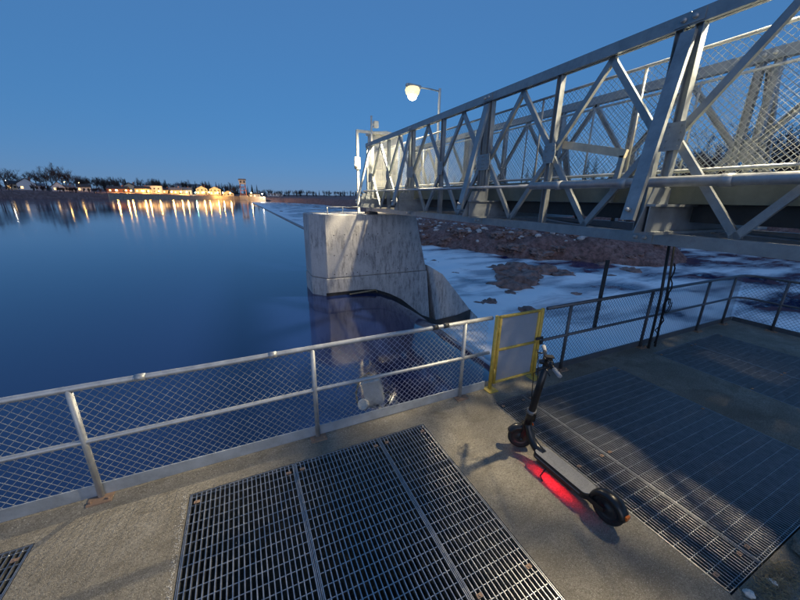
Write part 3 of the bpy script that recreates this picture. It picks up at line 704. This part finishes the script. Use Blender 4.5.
# ------------------------------------------------------------------ debris at the lower right
def rock_mesh(name, seed, rough=.28, sub=2, flat=.7):
    bm = bmesh.new(); bmesh.ops.create_icosphere(bm, subdivisions=sub, radius=1)
    off = Vector((seed*3.1, seed*1.7, seed*.9))
    for v in bm.verts:
        d = 1+rough*(noise.noise(v.co*1.1+off)+.6*noise.noise(v.co*2.6+off)+.42*abs(noise.noise(v.co*4.3+off))-.25*abs(noise.noise(v.co*9+off))); v.co = Vector((v.co.x*d, v.co.y*d*.85, v.co.z*d*flat))
    bmesh.ops.recalc_face_normals(bm, faces=bm.faces); me = bpy.data.meshes.new(name); bm.to_mesh(me); bm.free(); return me
ROCKS = [rock_mesh('rock', i, .62, 4, .55) for i in range(6)]
BOUL = [rock_mesh('boulder', 20+i, .35, 2) for i in range(4)]
def rock(me, mat, loc, s, label, group, name='rock', cat='rock'):
    o = link(name, me.copy() if not me.materials or me.materials[0] != MATS[mat] else me, None, None, loc)
    if not o.data.materials: o.data.materials.append(MATS[mat])
    o.scale = (s, s*random.uniform(.75, 1.2), s*random.uniform(.7, 1)); o.rotation_euler = (0, 0, random.uniform(0, 6.28)); return tag(o, label, cat, group)
me = rock_mesh('concrete_lump', 41, .30, 4, .5); me.materials.append(MATS['deck_concrete'])
o = link('concrete_lump', me, None, None, (3.62, .19, .03)); o.scale = (.20, .24, .16); tag(o, 'rounded lump of worn concrete at the lower right corner of the gratings', 'rubble')
me = rock_mesh('stone', 44, .4, 3, .8); me.materials.append(MATS['quartz'])
o = link('pale_stone', me, None, None, (2.80, .375, .02)); o.scale = (.032, .032, .028); tag(o, 'small white stone at the near tip of the fine grating', 'stone')
o = link('pale_stone', me, None, None, (3.05, .34, .015)); o.scale = (.022, .03, .02); tag(o, 'small grey stone lying in the straw litter right of the white stone', 'stone')
lt_ = MB(); rnd = random.Random(9)
for i in range(420):
    x, y = rnd.gauss(3.08, .16), rnd.gauss(.33, .05); a = rnd.uniform(0, 6.28); l = rnd.uniform(.02, .06); z = rnd.uniform(.003, .03)
    if y > .415: continue
    dx, dy = math.cos(a)*l, math.sin(a)*l; lt_.bar((x, y, z), (x+dx, min(y+dy, .42), max(.003, z+rnd.uniform(-.012, .02))), .003, .002)
o = part('straw_litter', lt_, 'straw', fix=False); tag(o, 'dry straw and leaf litter at the end of the fine grating', 'litter', None, 'stuff')

gr = MB(); rnd = random.Random(31)
def speck(x, y, r):
    a = rnd.uniform(0, 6.28); h = r*rnd.uniform(.5, 1)
    vs = [(x+r*math.cos(a+k*2.09)*rnd.uniform(.6, 1.1), y+r*math.sin(a+k*2.09)*rnd.uniform(.6, 1.1), .0005) for k in range(3)]+[(x, y, h)]
    gr.add(vs, [(0, 1, 3), (1, 2, 3), (2, 0, 3)])
for i in range(420): speck(-.685-abs(rnd.gauss(0, .018)), rnd.uniform(1.6, 2.83), rnd.uniform(.002, .007))
for i in range(500): speck(rnd.uniform(-2.5, 2.7), FY-.01-abs(rnd.gauss(0, .05)), rnd.uniform(.002, .006))
for i in range(260): speck(rnd.gauss(2.68, .02), rnd.uniform(.4, 2.8), rnd.uniform(.002, .006))
for i in range(500): speck(rnd.uniform(-2.5, 5.2), rnd.uniform(.5, 3.0), rnd.uniform(.0015, .004))
gr.v = [v for v in gr.v]
tag(part('grit', gr, 'quartz', fix=False), 'loose pale grit scattered on the concrete deck', 'grit', None, 'stuff')
# ------------------------------------------------------------------ rocks and boulders in the river
spots = [(16.2, 16.6, 1.5, -3.25), (17.9, 17.2, 1.7, -3.2), (20.0, 18.6, 2.0, -3.25), (19.2, 20.8, 1.4, -3.3), (22.8, 17.4, 1.3, -3.4), (14.4, 14.6, .8, -3.25), (25.2, 15.6, 1.2, -3.5),
         (14.6, 21.3, .8, -3.2), (15.6, 26.0, .9, -3.2), (29.5, 16.5, 1.5, -3.6), (13.2, 11.8, .55, -3.1), (11.8, 13.6, .6, -3.1), (18.4, 12.8, .9, -3.35), (34, 14.8, 1.3, -3.7), (23.5, 12.2, .8, -3.5)]
lab = ['broad red-brown rock at the left of the ledge in the rapids', 'red-brown rock in the middle of the ledge in the rapids', 'largest red-brown rock of the ledge in the rapids', 'red-brown rock behind the ledge, nearest the bank',
       'red-brown rock at the right end of the ledge', 'small dark rock below the ledge, near the pier', 'low dark rock right of the ledge in the fast water', 'small rock in the left channel beside the bank', 'rock in the left channel farthest from the platform',
       'dark rock below the tip of the rocky bank', 'little rock above the buttress foot of the pier', 'little rock beside the buttress foot of the pier', 'low rock between the ledge and the platform fence', 'dark rock off the far tip of the bank', 'low dark rock in mid rapids before the right pipes']
for i, (x, y, s, z) in enumerate(spots): rock(ROCKS[i % 6], 'rock_red', (x, y, z), s, lab[i], 'rocks in the rapids')
rnd = random.Random(5); k = 0
while k < 150:
    x, y = rnd.uniform(19, 33), rnd.uniform(22, 54)
    d = pdist(x, y, MOUND)
    if d > 6.5: continue
    g = ground(x, y)
    if g < -2.0: continue
    k += 1
    rock(BOUL[k % 4], 'boulder_pale', (x, y, g+.02), rnd.choice((.12, .16, .2, .26, .36)), 'pale boulder lying on the reddish rocky bank below the bridge', 'boulders on the rocky bank', 'boulder', 'boulder')
rnd = random.Random(15); k = 0
while k < 110:
    x, y = rnd.uniform(17, 42), rnd.uniform(15, 50); d = pdist(x, y, MOUND)
    if d > 8.6: continue
    g = ground(x, y)
    if g < -3.3: continue
    k += 1
    rock(ROCKS[k % 6], 'rock_red', (x, y, g-.02), rnd.choice((.3, .4, .5, .7, .95)), 'angular red-brown rock lying on the bank below the bridge', 'red-brown rocks on the rocky bank')
# red-brown brush on the rocky bank: uncountable twigs
bt = MB(); rnd = random.Random(12); k = 0
while k < 900:
    x, y = rnd.uniform(18, 46), rnd.uniform(15, 62); d = pdist(x, y, MOUND)
    if d > 7.2: continue
    g = ground(x, y)
    if g < -2.75: continue
    k += 1
    for j in range(7):
        a = rnd.uniform(0, 6.28); l = rnd.uniform(.18, .5); w = .012
        tip = Vector((x+math.cos(a)*l*.7, y+math.sin(a)*l*.7, g+l*.8)); b0 = Vector((x, y, g-.03)); sd = Vector((-math.sin(a), math.cos(a), 0))*w
        bt.add([b0-sd, b0+sd, tip], [(0, 1, 2)])
tag(part('brush', bt, 'twigs_red', fix=False), 'low reddish leafless brush on the rocky bank', 'brush', None, 'stuff')

# ================================================================== TREES
def bare_proto(seed, h, mat='twigs', tw=.05):
    rnd = random.Random(seed); tk = MB(); cr = MB()
    trunk = [Vector((0, 0, -.3))]
    for i in range(1, 6): trunk.append(Vector((rnd.uniform(-.12, .12)*i*.3, rnd.uniform(-.12, .12)*i*.3, h*.5*i/5)))
    tk.tube(trunk, [.24, .21, .18, .15, .12, .09], 7)
    def branch(p, d, l, r, lev):
        pts = [p]; q = p; dd = d.copy()
        for i in range(3):
            dd = (dd+Vector((rnd.uniform(-.25, .25), rnd.uniform(-.25, .25), rnd.uniform(-.05, .22)))).normalized(); q = q+dd*l/3; pts.append(q)
        if lev < 2: tk.tube(pts, [r, r*.75, r*.5, r*.3], 4, False)
        else:
            for a_, b_ in zip(pts, pts[1:]):
                sd = (b_-a_).cross(Vector((rnd.uniform(-1, 1), rnd.uniform(-1, 1), rnd.uniform(-1, 1))))
                if sd.length < 1e-5: continue
                sd = sd.normalized()*tw*.5*(1 if lev == 2 else .6); cr.add([a_-sd, a_+sd, b_+sd*.6, b_-sd*.6], [(0, 1, 2, 3)])
        if lev < 3:
            for i in range((6, 6, 5)[lev]):
                t = rnd.uniform(.25, 1); k_ = min(2, int(t*3)); p2 = pts[k_]+(pts[k_+1]-pts[k_])*(t*3-k_)
                nd_ = (dd+Vector((rnd.uniform(-1, 1), rnd.uniform(-1, 1), rnd.uniform(-.35, .75)))).normalized(); branch(p2, nd_, l*rnd.uniform(.42, .62), r*.5, lev+1)
    for i in range(8):
        t = rnd.uniform(.35, 1); k_ = min(4, int(t*5)); p = trunk[k_]+(trunk[k_+1]-trunk[k_])*(t*5-k_); a = i*2.4+rnd.uniform(-.3, .3)
        branch(p, Vector((math.cos(a), math.sin(a), rnd.uniform(.5, 1.4))).normalized(), h*rnd.uniform(.28, .42), .07, 0)
    return mesh_of('trunk', tk, smooth=True, fix=False), mesh_of('crown', cr, fix=False), mat
def conifer_proto(seed, h):
    rnd = random.Random(seed); tk = MB().tube([(0, 0, -.3), (0, 0, h*.5), (0, 0, h*.97)], [.2, .12, .02], 7); cr = MB()
    z = h*.10
    while z < h*.99:
        rad = (1-z/h)**.85*h*.21+.12
        for i in range(9):
            a = rnd.uniform(0, 6.28); l = rad*rnd.uniform(.55, 1.15); dr = rnd.uniform(.15, .45)
            base = Vector((0, 0, z+rnd.uniform(-.15, .15))); tip = base+Vector((math.cos(a)*l, math.sin(a)*l, -dr*l)); sd = Vector((-math.sin(a), math.cos(a), 0))
            for k in range(5):
                t = .25+.75*k/5+rnd.uniform(-.05, .05); c = base.lerp(tip, t); w = l*.24*(1.15-t)+.05
                for s in (-1, 1): cr.add([c, c+sd*s*w+Vector((math.cos(a)*w*.8, math.sin(a)*w*.8, -.12*w)), c+Vector((math.cos(a)*w*.9, math.sin(a)*w*.9, -.35*w))], [(0, 1, 2)])
        z += h*.022
    return mesh_of('trunk', tk, smooth=True, fix=False), mesh_of('crown', cr, fix=False), 'needles'
BARE = [bare_proto(i+1, 9.0) for i in range(4)]; CON = [conifer_proto(i+11, 9.0) for i in range(3)]
BUSH = [bare_proto(i+31, 5.0, 'twigs_red', .06) for i in range(2)]
def tree(proto, x, y, s, label, group, name, zo=0.0):
    t = thing(name, label, 'tree', (x, y, ground(x, y)+zo), group, random.uniform(0, 6.28)); t.scale = (s, s, s*random.uniform(.9, 1.12))
    link('trunk', proto[0], 'bark', t); link('crown', proto[1], proto[2], t)
BEAR = [(0, -.4475), (20, -.409), (60, -.338), (80, -.315), (115, -.2526), (150, -.188), (200, -.086), (242, .0146), (300, .17), (362, .36)]
def bear(px):      # compass bearing of a spot on the far shore (x over y)
    for (a_, sa), (b_, sb) in zip(BEAR, BEAR[1:]):
        if px <= b_: return sa+(sb-sa)*(px-a_)/(b_-a_)
    return BEAR[-1][1]
rnd = random.Random(21); KF = 1.35
def ftree(proto, px, y, s, *a): tree(proto, bear(px)*y*KF, y*KF, s*.98, *a)
for px, y, s in [(-4, 226, 1.7), (2, 222, 1.7), (8, 216, 1.6), (13, 228, 1.4), (38, 240, 1.6), (43, 234, 1.7), (48, 246, 1.9), (53, 238, 1.9), (58, 238, 1.8), (62, 244, 1.6), (67, 240, 1.5), (73, 250, 1.3), (20, 250, 1.3), (28, 252, 1.3), (34, 254, 1.4)]:
    ftree(BARE[rnd.randrange(4)], px, y, s, 'tall leafless tree among the houses at the left end of the far shore', 'leafless trees at the left end of the far shore', 'bare_tree')
for i in range(80):
    px = rnd.uniform(76, 240); y = rnd.uniform(268, 330) if px > 150 else rnd.uniform(255, 320)
    ftree(BARE[rnd.randrange(4)], px, y, rnd.uniform(.9, 1.4), 'leafless tree in the wooded strip behind the lit waterfront', 'leafless trees behind the waterfront', 'bare_tree')
for i in range(64):
    px = rnd.uniform(100, 262); y = rnd.uniform(276, 345)
    ftree(CON[rnd.randrange(3)], px, y, rnd.uniform(.8, 1.4), 'dark conifer in the wooded strip behind the lit waterfront', 'conifers behind the waterfront', 'conifer')
for i in range(120):
    px = rnd.uniform(256, 364); y = rnd.uniform(272, 360)
    ftree((BARE+CON)[rnd.randrange(7)], px, y, rnd.uniform(.5, .8), 'small distant tree on the low far bank between the tower and the bridge', 'distant trees right of the tower', 'distant_tree')
for i in range(34):      # brush along the left shore
    px = rnd.uniform(0, 112); x = bear(px); y = 190
    while not inside(x*y, y, LAND) or pdist(x*y, y, SHORE) < 5: y += 2
    tree(BUSH[i % 2], x*y, y+rnd.uniform(0, 5), rnd.uniform(.45, .8), 'low brown leafless bush along the left shoreline', 'shoreline bushes', 'bush')
# right bank, behind the bridge
for i, (x, y, s) in enumerate([(56, 17, 1.15), (57, 21, 1.25), (59, 25, 1.1), (60, 13, 1.3), (58, 9, 1.2), (61, 29, .9), (62, 19, 1.3), (57, 5, 1.1), (61, 33, .85), (63, 1, 1.2)]):
    tree(BARE[i % 4], x, y, s, 'leafless tree behind the truss at the right edge', 'leafless trees on the right bank', 'bare_tree')
for i, (x, y, s) in enumerate([(63, 44, .8), (66, 48, .95), (69, 52, 1.0), (62, 54, .85), (67, 58, 1.05), (72, 60, .95), (64, 64, .9), (70, 68, 1.0), (60, 72, .9), (66, 80, 1.0), (62, 92, .9), (60, 104, .95), (64, 118, 1.0), (58, 130, .9)]):
    tree(CON[i % 3], x, y, s, 'dark conifer seen through the mesh of the footbridge', 'conifers on the right bank', 'conifer')
for i in range(14):
    y = rnd.uniform(36, 130); x = 56+rnd.uniform(0, 10)
    tree(BARE[i % 4], x, y, rnd.uniform(.45, .7), 'slender leafless tree on the right bank among the conifers', 'slender leafless trees on the right bank', 'bare_tree')

rnd = random.Random(77)
for i in range(26):
    y = rnd.uniform(-2, 34); x = 55+rnd.uniform(0, 12)
    tree(BARE[i % 4], x, y, rnd.uniform(.7, 1.25), 'leafless tree crowding the right bank behind the truss', 'leafless trees on the right bank', 'bare_tree')
for i in range(10):
    y = rnd.uniform(0, 36); x = 66+rnd.uniform(0, 8)
    tree(CON[i % 3], x, y, rnd.uniform(.8, 1.2), 'dark conifer behind the leafless trees at the right edge', 'conifers at the right edge', 'conifer')
# ================================================================== FAR SHORE BUILDINGS
def house(x, y, w, d, h, rh, wall, roof, label, rz=0.0, lit=1, name='house', ax=0, nwin=3, dark=False, base=None):
    z = ground(x, y)-.4 if base is None else base
    t = thing(name, label, 'house' if name == 'house' else 'building', (x, y, z), 'far shore buildings', rz)
    P_ = lambda n_, m_, mt_, pa: link(n_, mesh_of(n_, m_), mt_, pa)
    wl = MB().box(-w/2, w/2, -d/2, d/2, 0, h)
    if rh and ax == 1: wl.prism([(-w/2, -d/2, h), (w/2, -d/2, h), (0, -d/2, h+rh)], (0, d, 0))
    P_('wall', wl, wall, t)
    if rh:
        rfm = MB()
        if ax == 0:
            for s in (-1, 1): rfm.prism([(-w/2-.4, s*(d/2+.5), h-.12), (-w/2-.4, 0, h+rh), (-w/2-.4, 0, h+rh+.2), (-w/2-.4, s*(d/2+.5), h+.08)], (w+.8, 0, 0))
        else:
            for s in (-1, 1): rfm.prism([(s*(w/2+.5), -d/2-.4, h-.12), (0, -d/2-.4, h+rh+.02), (0, -d/2-.4, h+rh+.22), (s*(w/2+.5), -d/2-.4, h+.08)], (0, d+.8, 0))
        r_ = P_('roof', rfm, roof, t)
        if w > 7: P_('chimney', MB().box(w*.2, w*.2+.7, -.35, .35, h+rh*.4, h+rh+.9), 'house_red', r_)
    else: P_('roof', MB().box(-w/2-.2, w/2+.2, -d/2-.2, d/2+.2, h, h+.3), roof, t)
    for i in range(nwin):
        xx = -w/2+w*(i+.5)/nwin
        wn_ = P_('window', MB().box(xx-.55, xx+.55, -d/2-.04, -d/2-.01, 1.2, 2.5), 'window_glow' if (i < lit) else 'glass_dark', t)
        if h > 4.6: P_('window', MB().box(xx-.5, xx+.5, -d/2-.04, -d/2-.01, 3.6, 4.7), 'glass_dark', t)
    P_('door', MB().box(w*.28, w*.28+1.0, -d/2-.05, -d/2-.012, .4, 1.1+1.4), 'roof_dark', t)
    return t
def hs(px, y, *a, **k): return house(bear(px)*y*KF, y*KF, *a, **k)
hs(15, 222, 7, 7, 3.4, 2.0, 'house_cream', 'roof_dark', 'low dark-roofed house at the far left end of the shore', rz=.4)
hs(25, 220, 8, 8, 4.0, 3.2, 'house_white', 'roof_dark', 'white house with a tall front gable at the left end of the far shore', rz=.35, ax=1, nwin=2)
hs(34, 224, 7, 7, 3.0, 1.6, 'house_white', 'roof_grey', 'low white house just right of the gabled white house', rz=.3, lit=0)
hs(53, 228, 6, 7, 3.2, 3.0, 'house_white', 'roof_dark', 'white gabled house under the bare trees', rz=.3, ax=1, nwin=2, lit=1)
hs(61, 232, 8, 6, 2.8, 1.4, 'house_white', 'roof_grey', 'pale bungalow right of the white gabled house', rz=.3, lit=0)
hs(84, 238, 7, 7, 3.2, 2.0, 'house_white', 'roof_dark', 'small dark-roofed house where the shore trees thin out', rz=.3)
hs(131, 262, 10, 8, 4.2, 3.0, 'house_cream', 'roof_dark', 'gabled house above the first waterfront lamps', ax=1, nwin=3, lit=1)
hs(118, 240, 12, 7, 3.0, 1.8, 'house_red', 'roof_dark', 'low red building at the left end of the lit waterfront', lit=2)
hs(143, 246, 9, 7, 3.4, 1.8, 'house_cream', 'roof_dark', 'cream waterfront building left of the flat-roofed white one', lit=3)
hs(154, 252, 11, 8, 6.2, 0, 'house_white', 'roof_grey', 'flat-roofed white waterfront block', nwin=4, lit=2, name='waterfront_building')
hs(165, 258, 8, 7, 3.2, 1.6, 'house_cream', 'roof_dark', 'small cream waterfront building right of the white block', lit=3)
hs(176, 258, 9, 7, 3.4, 2.2, 'house_cream', 'roof_grey', 'cream waterfront building before the three gabled halls', lit=3)
hs(186, 262, 9, 7, 3.8, 2.2, 'house_white', 'roof_grey', 'white waterfront building beside the greenish lamp', lit=1)
for k, (px, w_) in enumerate(((203, 'left'), (215, 'middle'), (227, 'right'))):
    hs(px, 264, 9, 8, 5.0, 2.4, 'house_cream', 'roof_dark', w_+' one of the three lit gabled halls left of the tower', ax=1, nwin=3, lit=3, name='gabled_hall')
hs(252, 270, 10, 6, 3.6, 1.0, 'house_cream', 'roof_dark', 'low lit building right at the foot of the tower', lit=3)
hs(271, 288, 15, 6, 3.0, 0, 'house_white', 'roof_grey', 'long low white building right of the tower', nwin=5, lit=0, name='waterfront_building')
hs(196, 320, 10, 8, 7, 1.8, 'house_white', 'roof_grey', 'pale house standing higher up behind the waterfront', nwin=3, lit=1)
hs(182, 315, 9, 8, 7, 1.8, 'house_white', 'roof_grey', 'pale house on the slope behind the white block', nwin=3, lit=1)
# intake tower
tx, ty = 5.2, 350.0; tw = thing('intake_tower', 'tall timber and concrete intake tower at the end of the weir', 'tower', (tx, ty, -1))
for sx in (-1, 1):
    for sy in (-1, 1): part('leg', MB().bar((tx+sx*2.3, ty+sy*2, -1), (tx+sx*1.7, ty+sy*1.7, 10), .55, .55, (0, 1, 0)), 'house_red', tw)
for z in (2.5, 5.0, 7.5): part('tie_beam', MB().box(tx-2.3, tx+2.3, ty-2.1, ty-1.7, z, z+.4), 'house_red', tw)
part('base', MB().box(tx-3, tx+3, ty-2.6, ty+2.6, -2, 2.0), 'seawall', tw)
part('cabin', MB().box(tx-2.4, tx+2.4, ty-2.2, ty+2.2, 9.6, 12.2), 'house_cream', tw)
part('roof', MB().prism([(tx-3, ty-2.8, 12.2), (tx+3, ty-2.8, 12.2), (tx+2.5, ty-2.8, 13.0), (tx-2.5, ty-2.8, 13.0)], (0, 5.6, 0)), 'roof_grey', tw)
for x in (-1.2, 1.2): part('window', MB().box(tx+x-.5, tx+x+.5, ty-2.26, ty-2.21, 10.3, 11.5), 'glass_dark', tw)
tw.scale = (1.15, 1.15, 1.3)
# sea wall under the lit waterfront
swp = [(-76.2, 285.5), (-62.2, 301), (-44, 321), (-17.2, 344), (3, 357.5), (23.8, 350)]
sw = MB()
for (xa, ya), (xb, yb) in zip(swp, swp[1:]): sw.bar((xa, ya, -1), (xb, yb, -1), 1.2, 6.2)
solo('sea_wall', sw, 'seawall', 'long masonry sea wall along the lit waterfront', 'wall', None, (swp[2][0], swp[2][1], -1))
# shore lamps: pole, arm, glowing head, light
def shore_lamp(px, y, h, glow, e, label, grp='shore lamps'):
    y *= KF; x = bear(px)*y; z0 = max(ground(x, y), .5)-.2 if px < 105 or px > 255 else 1.25
    t = thing('shore_lamp', label, 'street lamp', (x, y, z0), grp)
    part('pole', MB().tube([(x, y, z0), (x, y, z0+h)], .09, 6), 'dark_steel', t)
    part('arm', MB().tube([(x, y, z0+h), (x, y-1.0, z0+h+.15)], .06, 6), 'dark_steel', t)
    k_ = .3 if px < 100 else 1.0
    part('lamp_head', MB().lathe([(.02*k_, -.36*k_), (.3*k_, -.26*k_), (.38*k_, 0), (.3*k_, .15*k_), (.02*k_, .2*k_)], (x, y-1.0, z0+h), (0, 0, 1), 10), glow, t, True)
    L = bpy.data.lights.new('lamp_light', 'POINT'); L.energy = e*2.3; L.shadow_soft_size = .4
    L.color = {'shore_glow': (1, .52, .13), 'shore_glow_green': (.5, 1, .7), 'shore_glow_white': (1, .88, .7)}[glow]
    l = bpy.data.objects.new('lamp_light', L); COL.objects.link(l); l.parent = t; l.location = (0, -1.05, h-.75)
lamps = [(116, 226), (126, 231), (131, 233), (144, 238), (149, 240), (159, 244), (172, 247), (181, 249), (187, 251)]
for i, (px, y) in enumerate(lamps): shore_lamp(px, y, 3.6, 'shore_glow', 420, '%s amber lamp along the waterfront sea wall, counted from its left end' % ('first second third fourth fifth sixth seventh eighth ninth'.split()[i]))
shore_lamp(196, 252, 3.4, 'shore_glow_green', 260, 'greenish lamp left of the three gabled halls')
for i, px in enumerate((204, 209, 217, 222, 229)): shore_lamp(px, 254, 3.6, 'shore_glow', 420, 'amber lamp before the gabled halls, %s from the left' % ('first second third fourth fifth'.split()[i]))
shore_lamp(249, 257, 4.0, 'shore_glow', 420, 'amber lamp right at the foot of the tower')
shore_lamp(259, 258, 4.4, 'shore_glow_white', 600, 'bright pale lamp where the weir meets the far shore')
shore_lamp(61, 224, 6.0, 'shore_glow', 25, 'lone amber lamp above the white gabled house')
shore_lamp(81, 230, 6.0, 'shore_glow', 25, 'lone amber lamp where the shore trees thin out')
shore_lamp(10, 212, 5.4, 'shore_glow_white', 8, 'pale lamp at the far left end of the shore')
